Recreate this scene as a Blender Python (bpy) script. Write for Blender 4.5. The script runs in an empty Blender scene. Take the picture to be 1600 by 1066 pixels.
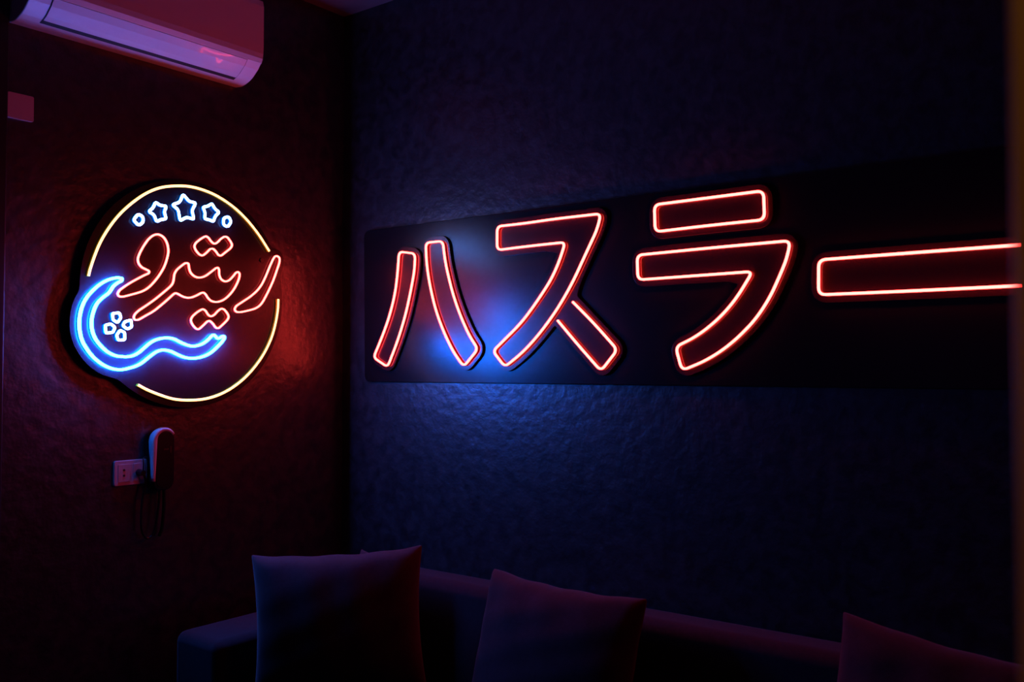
import bpy, bmesh, math, random
from mathutils import Vector, Matrix
S = bpy.context.scene
COL = S.collection
random.seed(7)

# ------------------------------------------------------------------ camera, world, light, exposure
cam_d = bpy.data.cameras.new('camera'); cam = bpy.data.objects.new('camera', cam_d); COL.objects.link(cam)
cam.location = (3.0181, -2.7268, 1.55)
cam.rotation_euler = (math.radians(90 + 1.755), 0, math.radians(37.453))
cam_d.lens = 36 * 1436 / 1600; cam_d.sensor_width = 36; cam_d.clip_start = .02
cam_d.dof.use_dof = True; cam_d.dof.focus_distance = 3.25; cam_d.dof.aperture_fstop = 3.8
S.camera = cam
w = bpy.data.worlds.new('world'); S.world = w; w.use_nodes = True
w.node_tree.nodes['Background'].inputs[0].default_value = (0, 0, 0, 1)
S.view_settings.view_transform = 'Standard'; S.view_settings.look = 'None'
S.view_settings.exposure = -.2; S.view_settings.gamma = 1; S.view_settings.use_curve_mapping = False
# warm spot added behind the camera only to light the door jamb
ld = bpy.data.lights.new('jamb_fill_spot', 'SPOT'); lo = bpy.data.objects.new('jamb_fill_spot', ld); COL.objects.link(lo)
ld.energy = 11.0; ld.color = (1, .43, .09); ld.spot_size = math.radians(34); ld.spot_blend = .6; ld.shadow_soft_size = .04
lo.location = (2.75, -4.0, 2.35)
lo.rotation_euler = (Vector((3.12, -2.34, 1.55)) - lo.location).to_track_quat('-Z', 'Y').to_euler()

# brightness of the neon by colour: (lens radiance), (silicone side radiance)
NEON = {
    'red':    ((29.0, 1.08, .90), (.25, .004, .008)),
    'text':   ((20.0, 1.1, .94), (.14, .003, .006)),
    'blue':   ((.90, 38.0, 250.0), (.0, .05, .40)),
    'ice':    ((6.0, 18.0, 60.0), (.0, .10, .40)),
    'yellow': ((6.5, 2.3, .80), (.085, .045, .001)),
}
SHAPES = {   # centre lines of the neon tubes in millimetres: along the wall, height
    'star_big': [(813, 2187),(788, 2164),(760, 2163),(776, 2132),(767, 2101),(798, 2105),(824, 2088),(832, 2127),(856, 2142),(826, 2156)],
    'star_l': [(922, 2143),(906, 2133),(879, 2134),(888, 2111),(879, 2088),(901, 2083),(917, 2072),(927, 2096),(948, 2105),(931, 2120)],
    'star_r': [(691, 2171),(680, 2152),(659, 2142),(678, 2124),(684, 2102),(701, 2108),(723, 2108),(720, 2132),(731, 2151),(708, 2158)],
    'star_sl': [(988, 2091),(970, 2085),(968, 2064),(985, 2051),(1005, 2067)],
    'star_sr': [(618, 2131),(606, 2113),(621, 2091),(641, 2096),(641, 2122)],
    'vav': [(910, 2030),(889, 2023),(874, 2003),(868, 1974),(872, 1952),(882, 1920),(897, 1893),(917, 1865),(942, 1838),(966, 1822),(1004, 1809),(1041, 1798),(1054, 1799),(1059, 1807),(1052, 1820),(1023, 1842),(991, 1862),(959, 1880),(944, 1887),(942, 1895),(954, 1900),(970, 1905),(983, 1917),(987, 1933),(980, 1954),(966, 1980),(947, 2008),(928, 2024)],
    'main': [(787, 1937),(785, 1919),(779, 1903),(762, 1890),(741, 1887),(718, 1894),(696, 1910),(670, 1930),(661, 1932),(657, 1923),(657, 1906),(650, 1890),(632, 1881),(614, 1886),(598, 1901),(582, 1920),(572, 1924),(565, 1917),(567, 1900),(578, 1875),(594, 1850),(616, 1826),(640, 1809),(667, 1801),(690, 1804),(704, 1814),(714, 1828),(722, 1834),(733, 1832),(752, 1821),(774, 1812),(793, 1810),(811, 1814),(828, 1822),(839, 1825),(849, 1818),(872, 1797),(897, 1776),(924, 1754),(955, 1737),(982, 1721),(994, 1721),(999, 1727),(996, 1739),(982, 1753),(952, 1773),(921, 1795),(887, 1823),(860, 1846),(850, 1858),(846, 1875),(845, 1891),(836, 1908),(816, 1925),(800, 1937)],
    'dots_up': [(716, 2045),(705, 2041),(693, 2027),(679, 2019),(666, 2026),(650, 2043),(634, 2053),(622, 2052),(606, 2035),(600, 2023),(608, 2010),(630, 1993),(649, 1978),(661, 1979),(671, 1992),(685, 2002),(697, 1999),(712, 1983),(729, 1970),(742, 1973),(757, 1986),(765, 2002),(758, 2015),(735, 2034)],
    'dots_low': [(726, 1773),(714, 1768),(703, 1752),(691, 1746),(677, 1752),(661, 1769),(645, 1779),(633, 1776),(618, 1761),(612, 1748),(619, 1736),(640, 1717),(658, 1703),(670, 1706),(682, 1721),(696, 1731),(707, 1727),(724, 1711),(743, 1696),(755, 1700),(770, 1715),(776, 1730),(770, 1742),(751, 1759)],
    're': [(388, 2003),(376, 1997),(376, 1979),(388, 1948),(404, 1908),(420, 1876),(438, 1844),(456, 1815),(470, 1799),(492, 1786),(528, 1776),(559, 1769),(579, 1769),(588, 1778),(581, 1791),(555, 1807),(511, 1834),(480, 1860),(462, 1882),(443, 1916),(425, 1956),(407, 1990),(398, 2001)],
    'swash': [(1043, 1861),(1060, 1863),(1087, 1856),(1118, 1839),(1147, 1813),(1171, 1783),(1185, 1750),(1191, 1714),(1190, 1682),(1182, 1646),(1163, 1615),(1138, 1586),(1106, 1563),(1072, 1550),(1039, 1547),(991, 1559),(965, 1572),(939, 1593),(915, 1610),(894, 1618),(875, 1618),(854, 1614),(829, 1603),(800, 1592),(768, 1589),(739, 1592),(712, 1600),(686, 1613),(663, 1633),(642, 1652),(630, 1669),(635, 1676),(644, 1672),(654, 1665),(663, 1666),(670, 1673),(678, 1679),(687, 1674),(700, 1661),(720, 1646),(743, 1637),(769, 1633),(794, 1639),(817, 1647),(842, 1659),(864, 1662),(885, 1661),(909, 1656),(933, 1645),(954, 1628),(977, 1608),(997, 1597),(1020, 1592),(1057, 1594),(1076, 1600),(1095, 1610),(1118, 1630),(1138, 1655),(1148, 1683),(1150, 1712),(1144, 1741),(1132, 1771),(1111, 1792),(1091, 1807),(1083, 1818),(1076, 1831),(1060, 1845),(1045, 1853)],
    'pet_t': [(1077, 1739),(1052, 1743),(1046, 1726),(1058, 1709),(1074, 1717)],
    'pet_r': [(1009, 1720),(1006, 1696),(1022, 1688),(1039, 1699),(1032, 1713)],
    'pet_l': [(1102, 1698),(1082, 1704),(1067, 1692),(1074, 1675),(1099, 1672)],
    'pet_b': [(1048, 1683),(1032, 1676),(1031, 1651),(1055, 1649),(1061, 1666)],
    'arc_up': [(1162, 1860),(1158, 1880),(1145, 1922),(1125, 1975),(1094, 2030),(1056, 2082),(1007, 2131),(956, 2171),(904, 2198),(850, 2212),(794, 2220),(743, 2218),(691, 2209),(638, 2191),(583, 2164),(527, 2124),(476, 2076),(428, 2018)],
    'arc_low': [(382, 1830),(383, 1790),(392, 1741),(410, 1680),(443, 1619),(485, 1565),(535, 1518),(589, 1481),(650, 1453),(715, 1438),(785, 1436),(846, 1442),(906, 1462),(947, 1478),(981, 1496)],
    'ha_l': [(379, 2030),(469, 2015),(465, 1948),(443, 1864),(416, 1776),(372, 1672),(310, 1559),(228, 1599),(278, 1682),(323, 1768),(356, 1861),(371, 1947)],
    'ha_r': [(527, 2054),(618, 2053),(630, 1968),(664, 1853),(703, 1762),(750, 1679),(793, 1627),(722, 1560),(672, 1614),(623, 1690),(578, 1782),(548, 1882),(531, 1967)],
    'su': [(1346, 2086),(1330, 2033),(1280, 1948),(1230, 1861),(1178, 1787),(1126, 1725),(1064, 1662),(1001, 1609),(922, 1559),(866, 1618),(928, 1665),(1002, 1722),(1074, 1798),(1136, 1873),(1171, 1935),(1197, 2000),(1032, 1999),(889, 1996),(890, 2085),(1015, 2084),(1147, 2087)],
    'su_leg': [(1226, 1787),(1310, 1712),(1406, 1616),(1340, 1544),(1244, 1638),(1161, 1724)],
    'ra_bar': [(1553, 2094),(1745, 2095),(1929, 2096),(1931, 2007),(1744, 2007),(1555, 2004)],
    'ra': [(1486, 1932),(1735, 1935),(2011, 1936),(1999, 1883),(1978, 1836),(1947, 1772),(1898, 1702),(1819, 1630),(1738, 1580),(1647, 1546),(1625, 1623),(1702, 1656),(1777, 1709),(1835, 1768),(1891, 1851),(1719, 1850),(1488, 1849)],
    'bar': [(2624, 1874),(2362, 1873),(2095, 1872),(2093, 1769),(2361, 1767),(2622, 1768)],
}

# ------------------------------------------------------------------ materials
def mat(name, col, rough=.5, spec=.5, noise=None, bump=None, metal=0, coat=0, sheen=0):
    """noise = (scale, second colour, detail), bump = (scale, strength, distance)"""
    m = bpy.data.materials.new(name); m.use_nodes = True
    nt = m.node_tree; b = nt.nodes['Principled BSDF']
    b.inputs['Base Color'].default_value = (*col, 1); b.inputs['Roughness'].default_value = rough
    b.inputs['Specular IOR Level'].default_value = spec; b.inputs['Metallic'].default_value = metal
    b.inputs['Coat Weight'].default_value = coat; b.inputs['Sheen Weight'].default_value = sheen
    tc = nt.nodes.new('ShaderNodeTexCoord')
    if noise:
        n = nt.nodes.new('ShaderNodeTexNoise'); n.inputs['Scale'].default_value = noise[0]
        n.inputs['Detail'].default_value = noise[2]; n.inputs['Distortion'].default_value = .6
        nt.links.new(tc.outputs['Object'], n.inputs['Vector'])
        r = nt.nodes.new('ShaderNodeValToRGB'); r.color_ramp.elements[0].position = .35; r.color_ramp.elements[1].position = .65
        r.color_ramp.elements[0].color = (*col, 1); r.color_ramp.elements[1].color = (*noise[1], 1)
        nt.links.new(n.outputs['Fac'], r.inputs[0]); nt.links.new(r.outputs[0], b.inputs['Base Color'])
    if bump:
        n2 = nt.nodes.new('ShaderNodeTexNoise'); n2.inputs['Scale'].default_value = bump[0]; n2.inputs['Detail'].default_value = 6
        nt.links.new(tc.outputs['Object'], n2.inputs['Vector'])
        bp = nt.nodes.new('ShaderNodeBump'); bp.inputs['Strength'].default_value = bump[1]; bp.inputs['Distance'].default_value = bump[2]
        nt.links.new(n2.outputs['Fac'], bp.inputs['Height']); nt.links.new(bp.outputs[0], b.inputs['Normal'])
    return m

def glow(name, rad):
    m = bpy.data.materials.new(name); m.use_nodes = True
    b = m.node_tree.nodes['Principled BSDF']; k = max(rad)
    b.inputs['Base Color'].default_value = (.6 * rad[0] / k, .6 * rad[1] / k, .6 * rad[2] / k, 1)
    b.inputs['Roughness'].default_value = .5
    b.inputs['Emission Color'].default_value = (rad[0] / k, rad[1] / k, rad[2] / k, 1)
    b.inputs['Emission Strength'].default_value = k
    return m

M = {
    'plaster': mat('plaster', (.011, .010, .011), .35, 1.0, (20, (.036, .033, .036), 9), (26, .25, .012)),
    'ceiling': mat('ceiling_paint', (.12, .115, .12), .8, .3),
    'floor': mat('floor_tile', (.05, .045, .045), .4, .5, (4, (.07, .06, .06), 4)),
    'wood': mat('jamb_wood', (.36, .20, .07), .45, .4, (6, (.44, .26, .10), 5)),
    'black_trim': mat('black_trim', (.02, .02, .022), .35, .5),
    'board': mat('round_board_acrylic', (.011, .011, .018), .25, .35, None, (220, .05, .002)),
    'acrylic': mat('black_acrylic', (.008, .007, .008), .23, .5, None, (220, .05, .002)),
    'plate': mat('letter_acrylic', (.016, .008, .010), .24, .5),
    'edge': mat('dark_edge', (.01, .01, .012), .3, .5),
    'steel': mat('dark_steel', (.10, .10, .11), .35, .5, metal=1),
    'white_plastic': mat('white_plastic', (.72, .70, .70), .32, .5),
    'film': mat('film_wrapped_plastic', (.72, .70, .70), .2, .5, None, (26, .35, .004), coat=.5),
    'slot': mat('dark_slot', (.03, .03, .03), .5, .4),
    'black_plastic': mat('black_plastic', (.012, .012, .013), .28, .5),
    'socket': mat('socket_plastic', (.62, .55, .55), .4, .5),
    'fabric': mat('sofa_fabric', (.026, .014, .018), .9, .12, (60, (.033, .018, .022), 4), (420, .3, .002), sheen=.12),
    'pillow': mat('pillow_fabric', (.040, .020, .024), .9, .12, (50, (.048, .024, .029), 4), (380, .3, .002), sheen=.12),
    'leg': mat('leg_wood', (.05, .03, .02), .5, .4),
}
NM = {k: (glow('neon_lens_' + k, a), glow('neon_silicone_' + k, b)) for k, (a, b) in NEON.items()}

# ------------------------------------------------------------------ helpers
def obj(name, bm, mats, parent=None, smooth=False, bevel=0, fix=True):
    if fix: bmesh.ops.recalc_face_normals(bm, faces=bm.faces)
    me = bpy.data.meshes.new(name); bm.to_mesh(me); bm.free()
    for m in (mats if isinstance(mats, (list, tuple)) else [mats]): me.materials.append(m)
    if smooth:
        for p in me.polygons: p.use_smooth = True
    o = bpy.data.objects.new(name, me); COL.objects.link(o)
    if parent: o.parent = parent; o.matrix_parent_inverse = Matrix.Translation(-world_loc(parent))
    if bevel:
        b = o.modifiers.new('bevel', 'BEVEL'); b.width = bevel; b.segments = 3; b.limit_method = 'ANGLE'; b.angle_limit = math.radians(35)
    return o

def world_loc(o):
    v = o.location.copy()
    while o.parent:
        v += o.matrix_parent_inverse.translation; o = o.parent; v += o.location
    return v

def thing(name, label, cat, loc, group=None):
    o = bpy.data.objects.new(name, None); COL.objects.link(o); o.location = loc; o.empty_display_size = .1
    return tag(o, label, cat, group)

def tag(o, label, cat, group=None):
    o['label'] = label; o['category'] = cat
    if group: o['group'] = group
    return o

def struct(o): o['kind'] = 'structure'; return o

def box(a, b, bm=None):
    bm = bm or bmesh.new()
    v = [bm.verts.new((x, y, z)) for x in (a[0], b[0]) for y in (a[1], b[1]) for z in (a[2], b[2])]
    for f in ((0, 1, 3, 2), (4, 6, 7, 5), (0, 4, 5, 1), (2, 3, 7, 6), (0, 2, 6, 4), (1, 5, 7, 3)): bm.faces.new([v[i] for i in f])
    return bm

def cyl(p, q, r, bm=None, n=14, r2=None):
    bm = bm or bmesh.new(); p, q = Vector(p), Vector(q); d = (q - p).normalized(); r2 = r if r2 is None else r2
    a = d.orthogonal().normalized(); b = d.cross(a)
    A = [bm.verts.new(p + (a * math.cos(t) + b * math.sin(t)) * r) for t in [2 * math.pi * i / n for i in range(n)]]
    B = [bm.verts.new(q + (a * math.cos(t) + b * math.sin(t)) * r2) for t in [2 * math.pi * i / n for i in range(n)]]
    for i in range(n): bm.faces.new((A[i], A[(i + 1) % n], B[(i + 1) % n], B[i]))
    bm.faces.new(A); bm.faces.new(B[::-1])
    return bm

def cable(pts, r, bm=None, n=8):
    """round cable through smoothed 3-D points"""
    bm = bm or bmesh.new(); P = [Vector(p) for p in pts]; Q = []
    for i in range(len(P) - 1):
        p0, p1, p2, p3 = P[max(i - 1, 0)], P[i], P[i + 1], P[min(i + 2, len(P) - 1)]
        for k in range(8):
            t = k / 8
            Q.append(.5 * (2 * p1 + (p2 - p0) * t + (2 * p0 - 5 * p1 + 4 * p2 - p3) * t * t + (3 * p1 - p0 - 3 * p2 + p3) * t ** 3))
    Q.append(P[-1]); rings = []; a = None
    for i, q in enumerate(Q):
        d = (Q[min(i + 1, len(Q) - 1)] - Q[max(i - 1, 0)]).normalized()
        a = d.orthogonal().normalized() if a is None else (a - d * a.dot(d)).normalized()
        b = d.cross(a)
        rings.append([bm.verts.new(q + (a * math.cos(2 * math.pi * j / n) + b * math.sin(2 * math.pi * j / n)) * r) for j in range(n)])
    for u, v in zip(rings, rings[1:]):
        for j in range(n): bm.faces.new((u[j], u[(j + 1) % n], v[(j + 1) % n], v[j]))
    bm.faces.new(rings[0][::-1]); bm.faces.new(rings[-1])
    return bm

def smooth_path(pts, radius, closed=True, n=6):
    """round every corner; gentle turns are rounded over the full half segments"""
    P = [Vector((p[0] / 1000, p[1] / 1000)) for p in pts]; N = len(P); out = []
    for i in range(N):
        if not closed and i in (0, N - 1): out.append(P[i]); continue
        a, b, c = P[i - 1], P[i], P[(i + 1) % N]
        la, lc = (a - b).length, (c - b).length
        d1, d2 = (b - a).normalized(), (c - b).normalized()
        turn = math.acos(max(-1, min(1, d1.dot(d2))))
        r = min(la, lc) * .5
        if turn > .7: r = min(r, radius)
        p, q = b - d1 * r, b + d2 * r
        for k in range(n + 1):
            t = k / n; out.append(p * (1 - t) ** 2 + b * (2 * t * (1 - t)) + q * t * t)
    res = [out[0]]
    for p in out[1:]:
        if (p - res[-1]).length > .0012: res.append(p)
    if closed and (res[0] - res[-1]).length < .0012: res.pop()
    return res

def on_left(u, z, o): return (o, -u, z)        # left wall is the plane x = 0
def on_right(u, z, o): return (u, -o, z)       # right wall is the plane y = 0

def tube(name, path, place, base, colour, parent, closed=True, width=.0078, height=.0135, lens0=.006, label=None):
    """flexible LED neon: a flat-sided silicone body with a rounded lens along its top"""
    h = width / 2
    prof = [(-h, 0), (-h, lens0), (-h, height - h * .8)] + [(-h * math.cos(t), height - h * .8 + h * .8 * math.sin(t)) for t in (.5, 1.05, 1.57, 2.09, 2.64)] + [(h, height - h * .8), (h, lens0), (h, 0)]
    bm = bmesh.new(); N = len(path); rings = []
    for i, p in enumerate(path):
        a = path[i - 1] if (closed or i) else p; c = path[(i + 1) % N] if (closed or i < N - 1) else p
        d1 = (p - a).normalized() if (p - a).length else (c - p).normalized()
        d2 = (c - p).normalized() if (c - p).length else d1
        d = (d1 + d2).normalized(); nrm = Vector((-d.y, d.x)); k = 1 / max(.6, nrm.dot(Vector((-d2.y, d2.x))))
        rings.append([bm.verts.new(place(p.x + nrm.x * s * k, p.y + nrm.y * s * k, base + o)) for s, o in prof])
    L = len(prof)
    for i in range(N if closed else N - 1):
        u, v = rings[i], rings[(i + 1) % N]
        for j in range(L):
            f = bm.faces.new((u[j], u[(j + 1) % L], v[(j + 1) % L], v[j]))
            f.material_index = 0 if 1 <= j <= L - 3 else 1
            f.smooth = f.material_index == 0
    if not closed:
        for r in (rings[0], rings[-1]): bm.faces.new(r).material_index = 1
    o = obj(name, bm, list(NM[colour]), parent)
    if label: o['label'] = label
    return o

def inside(p, poly):
    c = False
    for i in range(len(poly)):
        a, b = poly[i - 1], poly[i]
        if (a.y > p.y) != (b.y > p.y) and p.x < (b.x - a.x) * (p.y - a.y) / (b.y - a.y) + a.x: c = not c
    return c

def outset(poly, d):
    """outline at distance d outside a closed outline"""
    area = sum(poly[i - 1].x * poly[i].y - poly[i].x * poly[i - 1].y for i in range(len(poly)))
    P = poly if area > 0 else poly[::-1]; N = len(P); out = []
    for i in range(N):
        a, b, c = P[i - 1], P[i], P[(i + 1) % N]
        n1 = Vector(((b - a).y, -(b - a).x)).normalized(); n2 = Vector(((c - b).y, -(c - b).x)).normalized()
        for t in (0, .5, 1):
            n = n1.lerp(n2, t).normalized(); q = b + n * d
            ok = True
            for j in range(N):
                e0, e1 = P[j - 1], P[j]; e = e1 - e0
                s = max(0, min(1, (q - e0).dot(e) / max(e.length_squared, 1e-12)))
                if (q - e0 - e * s).length < d - 4e-4: ok = False; break
            if ok and (not out or (q - out[-1]).length > .003): out.append(q)
    return out

def slab(name, poly, place, o0, o1, mats, parent, bevel=0):
    bm = bmesh.new()
    A = [bm.verts.new(place(p.x, p.y, o0)) for p in poly]; B = [bm.verts.new(place(p.x, p.y, o1)) for p in poly]
    bm.faces.new(A); bm.faces.new(B)
    for i in range(len(A)): bm.faces.new((A[i - 1], A[i], B[i], B[i - 1])).material_index = 1 if len(mats) > 1 else 0
    return obj(name, bm, mats, parent, bevel=bevel)

def rrect(x0, z0, x1, z1, r, n=6):
    out = []
    for cx, cz, a0 in ((x1 - r, z1 - r, 0), (x0 + r, z1 - r, 90), (x0 + r, z0 + r, 180), (x1 - r, z0 + r, 270)):
        for k in range(n + 1):
            t = math.radians(a0 + 90 * k / n); out.append(Vector((cx + r * math.cos(t), cz + r * math.sin(t))))
    return out

# ------------------------------------------------------------------ the room
CEIL = 3.10
struct(obj('floor', box((-.1, -5.6, -.1), (5.0, .1, 0)), M['floor']))
struct(obj('wall_left', box((-.1, -5.5, 0), (0, .1, CEIL)), M['plaster']))
struct(obj('wall_right', box((0, 0, 0), (4.9, .1, CEIL)), M['plaster']))
struct(obj('wall_back', box((0, -5.6, 0), (4.9, -5.5, CEIL)), M['plaster']))
struct(obj('wall_side', box((4.9, -5.6, 0), (5.0, .1, CEIL)), M['plaster']))
struct(obj('ceiling', box((-.1, -5.6, CEIL), (5.0, .1, CEIL + .1)), M['ceiling']))
# partition beside the camera with its wooden jamb
struct(obj('wall_partition', box((3.07, -2.29, 0), (4.9, -2.17, CEIL)), M['plaster']))
struct(obj('trim_1', box((2.952, -2.30, 0), (3.07, -2.16, CEIL)), M['wood'], bevel=.002))
# black casing where the left wall ends
struct(obj('trim_2', box((0, -1.53, 0), (.022, -1.4165, CEIL)), M['black_trim'], bevel=.005))

# ------------------------------------------------------------------ long panel with katakana letters
PX0, PX1, PZ0, PZ1 = .153, 2.86, 1.497, 2.137
sign = thing('katakana_sign', 'long black wall panel carrying large red neon katakana letters', 'neon sign', (1.5, -.002, 1.497))
sign.rotation_euler.x = math.radians(.7)      # hangs with its top edge a little off the wall
slab('panel', rrect(PX0, PZ0, PX1, PZ1, .028), on_right, .002, .014, [M['acrylic'], M['edge']], sign, bevel=.002)
SH = SHAPES
SH['bar'] = [(2725, 1873)] + SH['bar'][1:-1] + [(2725, 1767)]
def letter(keys, outline, spec):
    pl = slab('letter_plate', outset(smooth_path(outline, .026), .024), on_right, .018, .0245, [M['plate'], M['edge']], sign, bevel=.0008)
    for k, closed in spec:
        tube('neon_tube', smooth_path(SH[k], .022, closed), on_right, .0245, 'red', pl, closed)
    return pl
letter(None, SH['ha_l'], [('ha_l', True)])
letter(None, SH['ha_r'], [('ha_r', True)])
su, lg = SH['su'], SH['su_leg']
def lerp_out(a, b, mm):
    v = Vector(a) - Vector(b); v.normalize(); return tuple(Vector(a) + v * mm)
su_out = su[:4] + [lerp_out(lg[0], lg[1], 22)] + [lg[2], lg[3]] + [lerp_out(lg[5], lg[4], 12)] + su[5:]
letter(None, su_out, [('su', True), ('su_leg', False)])
letter(None, SH['ra_bar'], [('ra_bar', True)])
letter(None, SH['ra'], [('ra', True)])
letter(None, SH['bar'], [('bar', True)])
for ch in list(sign.children):
    if ch.name.startswith('letter_plate'):
        vv = sorted(ch.data.vertices, key=lambda v: v.co.z)
        lo_c = Vector(vv[0].co); hi_c = Vector(vv[-1].co); mid = (lo_c + hi_c) / 2
        for p in (lo_c.lerp(mid, .12), hi_c.lerp(mid, .12)): obj('spacer', cyl((p.x, -.014, p.z), (p.x, -.018, p.z), .006), M['steel'], ch)

# ------------------------------------------------------------------ round neon sign
rs = thing('round_neon_sign', 'round neon shop sign with blue stars, red lettering and yellow ring', 'neon sign', (0, -.7706, 1.43))
cu, cz, R = .7706, 1.8259, .389
N = 240; rad = [R + .027] * N
for k in ('swash', 're'):
    for p in smooth_path(SH[k], .01):
        for i in range(40):
            q = (p.x + .027 * math.cos(i * math.pi / 20) - cu, p.y + .027 * math.sin(i * math.pi / 20) - cz)
            b = int(round(math.atan2(q[1], q[0]) / (2 * math.pi) * N)) % N
            rad[b] = max(rad[b], math.hypot(*q))
rad = [(rad[i - 1] + 2 * rad[i] + rad[(i + 1) % N]) / 4 for i in range(N)]
outline = [Vector((cu + rad[i] * math.cos(2 * math.pi * i / N), cz + rad[i] * math.sin(2 * math.pi * i / N))) for i in range(N)]
slab('backing_board', outline, on_left, .028, .034, [M['board'], M['edge']], rs)
for u, z in ((.4575, 1.980), (1.03, 1.98), (.52, 1.62), (.98, 1.58)):
    obj('spacer', cyl((0, -u, z), (.028, -u, z), .009), M['steel'], rs)
sc_ = obj('screw', cyl((.034, -.4575, 1.980), (.039, -.4575, 1.980), .008, n=20), M['black_plastic'], rs)
for k in ('star_sl', 'star_l', 'star_big', 'star_r', 'star_sr'):
    small = k in ('star_sl', 'star_sr')
    tube('star_tube', smooth_path(SH[k], .009, True, 4), on_left, .034, 'ice', rs, width=.0095, lens0=.0095)
for k in ('pet_t', 'pet_r', 'pet_l', 'pet_b'):
    tube('petal_tube', smooth_path(SH[k], .005, True, 4), on_left, .034, 'ice', rs, width=.0085, lens0=.0095)
tube('swash_tube', smooth_path(SH['swash'], .012), on_left, .034, 'blue', rs, width=.0088, height=.0155, lens0=.0048, label='blue curling swash tube with a forked tip')
for k in ('vav', 'main', 'dots_up', 'dots_low', 're'):
    tube('letter_tube', smooth_path(SH[k], .014), on_left, .034, 'text', rs, width=.0062, height=.013, lens0=.0065)
for k in ('arc_up', 'arc_low'):
    tube('ring_tube', smooth_path(SH[k], .05, False), on_left, .034, 'yellow', rs, False, width=.0088, lens0=.010)

# ------------------------------------------------------------------ air conditioner
AY0, AY1 = -1.412, -.558
ac = thing('air_conditioner', 'white split air conditioner mounted high on the left wall', 'air conditioner', (0, (AY0 + AY1) / 2, 2.645))
prof = [(0, 2.648), (.04, 2.6445), (.067, 2.650), (.088, 2.657), (.107, 2.6665), (.138, 2.690), (.156, 2.711), (.1635, 2.728), (.1665, 2.746), (.168, 2.775),
        (.168, 2.925), (.162, 2.948), (.14, 2.961), (0, 2.965)]
def extr(prof, y0, y1, bm=None):
    bm = bm or bmesh.new()
    A = [bm.verts.new((x, y0, z)) for x, z in prof]; B = [bm.verts.new((x, y1, z)) for x, z in prof]
    bm.faces.new(A); bm.faces.new(B)
    for i in range(len(A)): bm.faces.new((A[i - 1], A[i], B[i], B[i - 1]))
    return bm
cas = obj('casing', extr(prof, AY0, AY1), M['white_plastic'], ac, bevel=.004)
# front cover: a thin shell proud of the casing, ends at the seam above the louver
def shell(lo, hi, t, y0, y1, name, m, bev=.0015):
    pts = []
    for i, (x, z) in enumerate(prof):
        if lo <= i <= hi: pts.append(Vector((x, z)))
    nn = []
    for i, p in enumerate(pts):
        d = (pts[min(i + 1, len(pts) - 1)] - pts[max(i - 1, 0)]).normalized(); nn.append(Vector((d.y, -d.x)))
    poly = [(p + n * t) for p, n in zip(pts, nn)] + [(p - n * .002) for p, n in zip(pts, nn)][::-1]
    return obj(name, extr([(p.x, p.y) for p in poly], y0, y1), m, ac, bevel=bev)
shell(6, 11, .003, AY0 + .001, AY1 - .001, 'front_cover', M['white_plastic'])
LY0, LY1 = AY0 + .068, AY1 - .066
shell(3, 6, .0009, LY0 - .003, LY1 + .003, 'louver_recess', M['slot'], 0)
shell(3, 6, .0035, LY0, LY1, 'louver', M['film'], .0008)
obj('air_slot', extr([(.070, 2.6508), (.088, 2.657), (.0883, 2.6560), (.0703, 2.6498)], LY0 - .003, LY1 + .003), M['slot'], ac)

# ------------------------------------------------------------------ plates and socket on the left wall
bp = tag(slab('cover_plate', rrect(1.3325, 2.3445, 1.4145, 2.427, .006), on_left, 0, .011, [M['socket']], None, bevel=.002),
         'blank square wall plate below the air conditioner by the black casing', 'wall plate')
sk = thing('wall_socket', 'pale double wall socket beside the black wall device', 'socket', (0, -.982, 1.147))
slab('plate', rrect(.9215, 1.147, 1.0435, 1.2335, .007), on_left, 0, .010, [M['socket']], sk, bevel=.002)
for u in (1.009, .953):
    ins = slab('socket_insert', rrect(u - .0215, 1.160, u + .0215, 1.2205, .003), on_left, .010, .0118, [M['socket']], sk, bevel=.0006)
    if u > 1:
        for z in (1.2005, 1.1815): obj('hole', cyl((.0119, -u, z), (.0125, -u, z), .0042), M['slot'], ins)

# ------------------------------------------------------------------ black device with a white rim and its cords
dv = thing('wall_device', 'black rounded device with white rim mounted beside the socket, cords hanging', 'device', (0, -.878, 1.117))
def capsule(u0, u1, z0, z1, r_top, r_bot, n=10):
    out = []
    for cx, cz_, a0, r in ((u1 - r_top, z1 - r_top, 0, r_top), (u0 + r_top, z1 - r_top, 90, r_top), (u0 + r_bot, z0 + r_bot, 180, r_bot), (u1 - r_bot, z0 + r_bot, 270, r_bot)):
        for k in range(n + 1):
            t = math.radians(a0 + 90 * k / n); out.append(Vector((cx + r * math.cos(t), cz_ + r * math.sin(t))))
    return out
slab('mount', capsule(.842, .912, 1.16, 1.30, .030, .02), on_left, 0, .014, [M['black_plastic']], dv, bevel=.002)
slab('body', capsule(.836, .918, 1.12, 1.337, .040, .034), on_left, .014, .046, [M['black_plastic']], dv, bevel=.006)
bm = bmesh.new(); arc = []
for k in range(26):
    t = k / 25
    if t < .45: arc.append((.919, 1.155 + (1.297 - 1.155) * t / .45, .35 + .65 * t / .45))
    else:
        a = (t - .45) / .55 * math.radians(150); arc.append((.8775 + .0415 * math.cos(a), 1.297 + .0415 * math.sin(a), 1 - .5 * (t - .45) / .55))
rings = []
for u, z, wd in arc:
    du, dz = (u - .8775) / .0415, max(0, (z - 1.297)) / .0415
    l = math.hypot(du, dz) or 1; du /= l; dz /= l
    o0, o1 = .046 - .030 * wd, .0495
    rings.append([bm.verts.new(on_left(u + du * s, z + dz * s, o)) for s, o in ((-.002, o0), (.004, o0 + .003), (.004, o1 - .003), (.001, o1), (-.002 - .010 * wd, o1), (-.002 - .010 * wd, .0487))])
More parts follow.
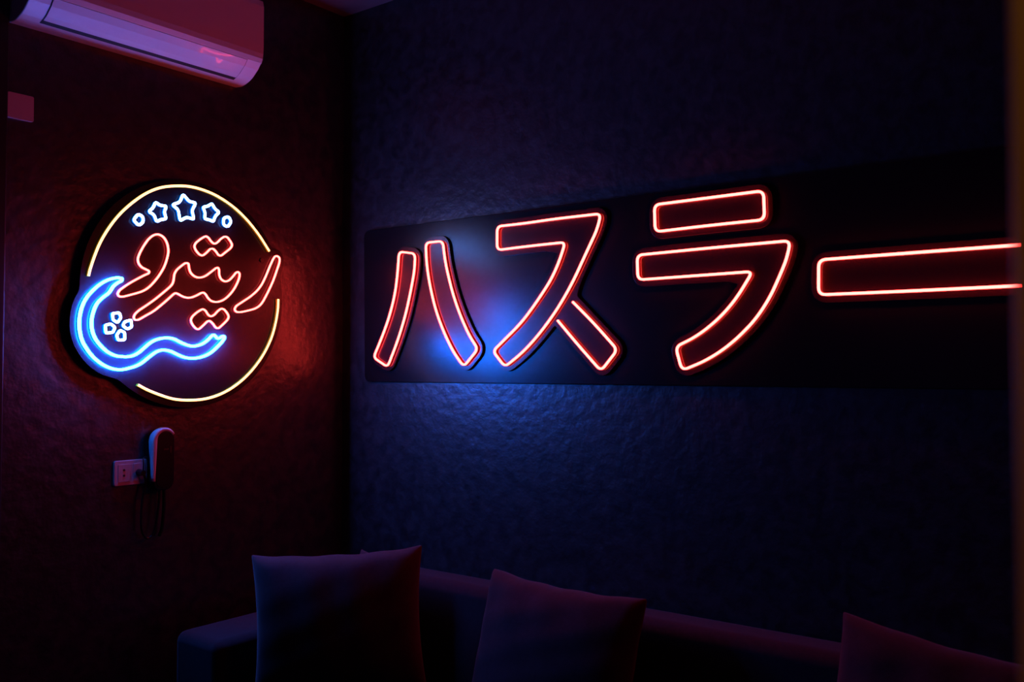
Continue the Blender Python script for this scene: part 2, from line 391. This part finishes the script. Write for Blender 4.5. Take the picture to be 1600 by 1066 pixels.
for a, b in zip(rings, rings[1:]):
    for j in range(6): bm.faces.new((a[j], a[(j + 1) % 6], b[(j + 1) % 6], b[j]))
bm.faces.new(rings[0]); bm.faces.new(rings[-1])
obj('rim', bm, M['white_plastic'], dv, smooth=True)['label'] = 'white curved rim'
obj('reflection_bar', box((.0480, -.882, 1.262), (.0500, -.862, 1.268)), M['steel'], dv)  # two small bars shaped to stand in for a faint reflection on the face
obj('reflection_bar', box((.0480, -.858, 1.252), (.0500, -.852, 1.275)), M['steel'], dv)
slab('faceplate', capsule(.846, .908, 1.130, 1.327, .031, .026), on_left, .046, .0485, [M['edge']], dv, bevel=.001)
cd = obj('cord', cable([(.030, -.885, 1.125), (.030, -.888, 1.06), (.026, -.900, .98), (.024, -.925, .955), (.024, -.948, .99), (.024, -.948, 1.08), (.026, -.936, 1.15), (.03, -.945, 1.18)], .0042), M['black_plastic'], dv, smooth=True)
obj('plug', cyl((.0118, -.953, 1.188), (.040, -.953, 1.188), .013, r2=.009), M['black_plastic'], cd)
obj('cord', cable([(.030, -.868, 1.125), (.028, -.866, 1.06), (.022, -.868, .99), (.016, -.876, .955)], .006), M['black_plastic'], dv, smooth=True)
obj('cord', cable([(.036, -.953, 1.190), (.040, -.953, 1.215), (.034, -.951, 1.2365), (.022, -.935, 1.240), (.018, -.912, 1.235)], .0026), M['black_plastic'], dv, smooth=True)

# ------------------------------------------------------------------ sofa along the right wall
sf = thing('sofa', 'long dark fabric sofa standing along the wall under the katakana panel', 'sofa', (1.75, -.46, 0))
X0, X1 = .165, 3.40
def soft(a, b, bev, name, m, parent, seg=5):
    o = obj(name, box(a, b), m, parent); bv = o.modifiers.new('bevel', 'BEVEL'); bv.width = bev; bv.segments = seg
    for p in o.data.polygons: p.use_smooth = True
    wn = o.modifiers.new('wn', 'WEIGHTED_NORMAL'); wn.keep_sharp = False
    return o
soft((X0, -.88, .10), (X1, -.03, .28), .02, 'frame', M['fabric'], sf)
soft((X0, -.91, .10), (X0 + .25, -.04, .655), .035, 'armrest', M['fabric'], sf)
soft((X1 - .25, -.91, .10), (X1, -.04, .655), .035, 'armrest', M['fabric'], sf)
soft((X0 + .25, -.20, .28), (X1 - .25, -.035, .775), .045, 'backrest', M['fabric'], sf)
n = 3; wd = (X1 - X0 - .5) / n
for i in range(n):
    soft((X0 + .25 + i * wd + .004, -.88, .28), (X0 + .25 + (i + 1) * wd - .004, -.245, .43), .045, 'seat_cushion', M['fabric'], sf)
for x in (X0 + .06, X1 - .06):
    for y in (-.86, -.10): obj('leg', cyl((x, y, 0), (x, y, .10), .02, r2=.028), M['leg'], sf)

def pillow(label, tl, tr, down, h, thick, seed, sag=.10, group='scatter cushions on the sofa'):
    """tl, tr: top corners; down: direction of the side edges"""
    rnd = random.Random(seed); tl, tr = Vector(tl), Vector(tr); ux = (tr - tl); W = ux.length; ux.normalize()
    dn = Vector(down); dn = (dn - ux * dn.dot(ux)).normalized(); nz = dn.cross(ux).normalized()
    if nz.y > 0: nz = -nz
    n = 26; bm = bmesh.new(); ph = [rnd.uniform(0, 6.3) for _ in range(6)]
    def P(u, v, side):
        uu, vv = u * 2 - 1, v * 2 - 1
        x = uu * (1 - .07 * (1 - vv * vv)) ; y = vv * (1 - sag * (1 - uu * uu))
        t = ((1 - uu ** 2) * (1 - vv ** 2)); t = max(t, 0) ** .36
        wr = .0035 * math.sin(9 * uu + 5 * vv + ph[0]) * math.sin(7 * vv - 3 * uu + ph[1]) + .0025 * math.sin(13 * uu + ph[2]) * (1 - vv) / 2
        return tl + ux * (W * (x + 1) / 2) + dn * (h * (y + 1) / 2 + wr * .5) + nz * side * (thick / 2 * t + wr * (1 if t > .05 else 0))
    F = [[bm.verts.new(P(i / n, j / n, 1)) for j in range(n + 1)] for i in range(n + 1)]
    B = [[F[i][j] if i in (0, n) or j in (0, n) else bm.verts.new(P(i / n, j / n, -1)) for j in range(n + 1)] for i in range(n + 1)]
    for G in (F, B):
        for i in range(n):
            for j in range(n): bm.faces.new((G[i][j], G[i + 1][j], G[i + 1][j + 1], G[i][j + 1]))
    o = obj('throw_pillow', bm, M['pillow'], None, smooth=True)
    ss = o.modifiers.new('sub', 'SUBSURF'); ss.levels = 1; ss.render_levels = 1
    return tag(o, label, 'pillow', group)
pillow('large mauve pillow set across the sofa corner by the armrest', (.395, -.775, .925), (.86, -.40, .955), (.04, -.10, -1), .49, .25, 1, .07)
pillow('pillow mostly hidden behind the large corner pillow', (.445, -.305, .878), (.725, -.31, .862), (0, -.13, -1), .42, .11, 2, .05)
pillow('slumped mauve pillow leaning on the middle of the sofa back', (1.075, -.30, .890), (1.675, -.30, .876), (-.03, -.28, -1), .45, .22, 3, .09)
pillow('pillow leaning on the far right end of the sofa back', (2.232, -.30, .932), (2.81, -.30, .872), (-.05, -.28, -1), .46, .22, 4, .09)
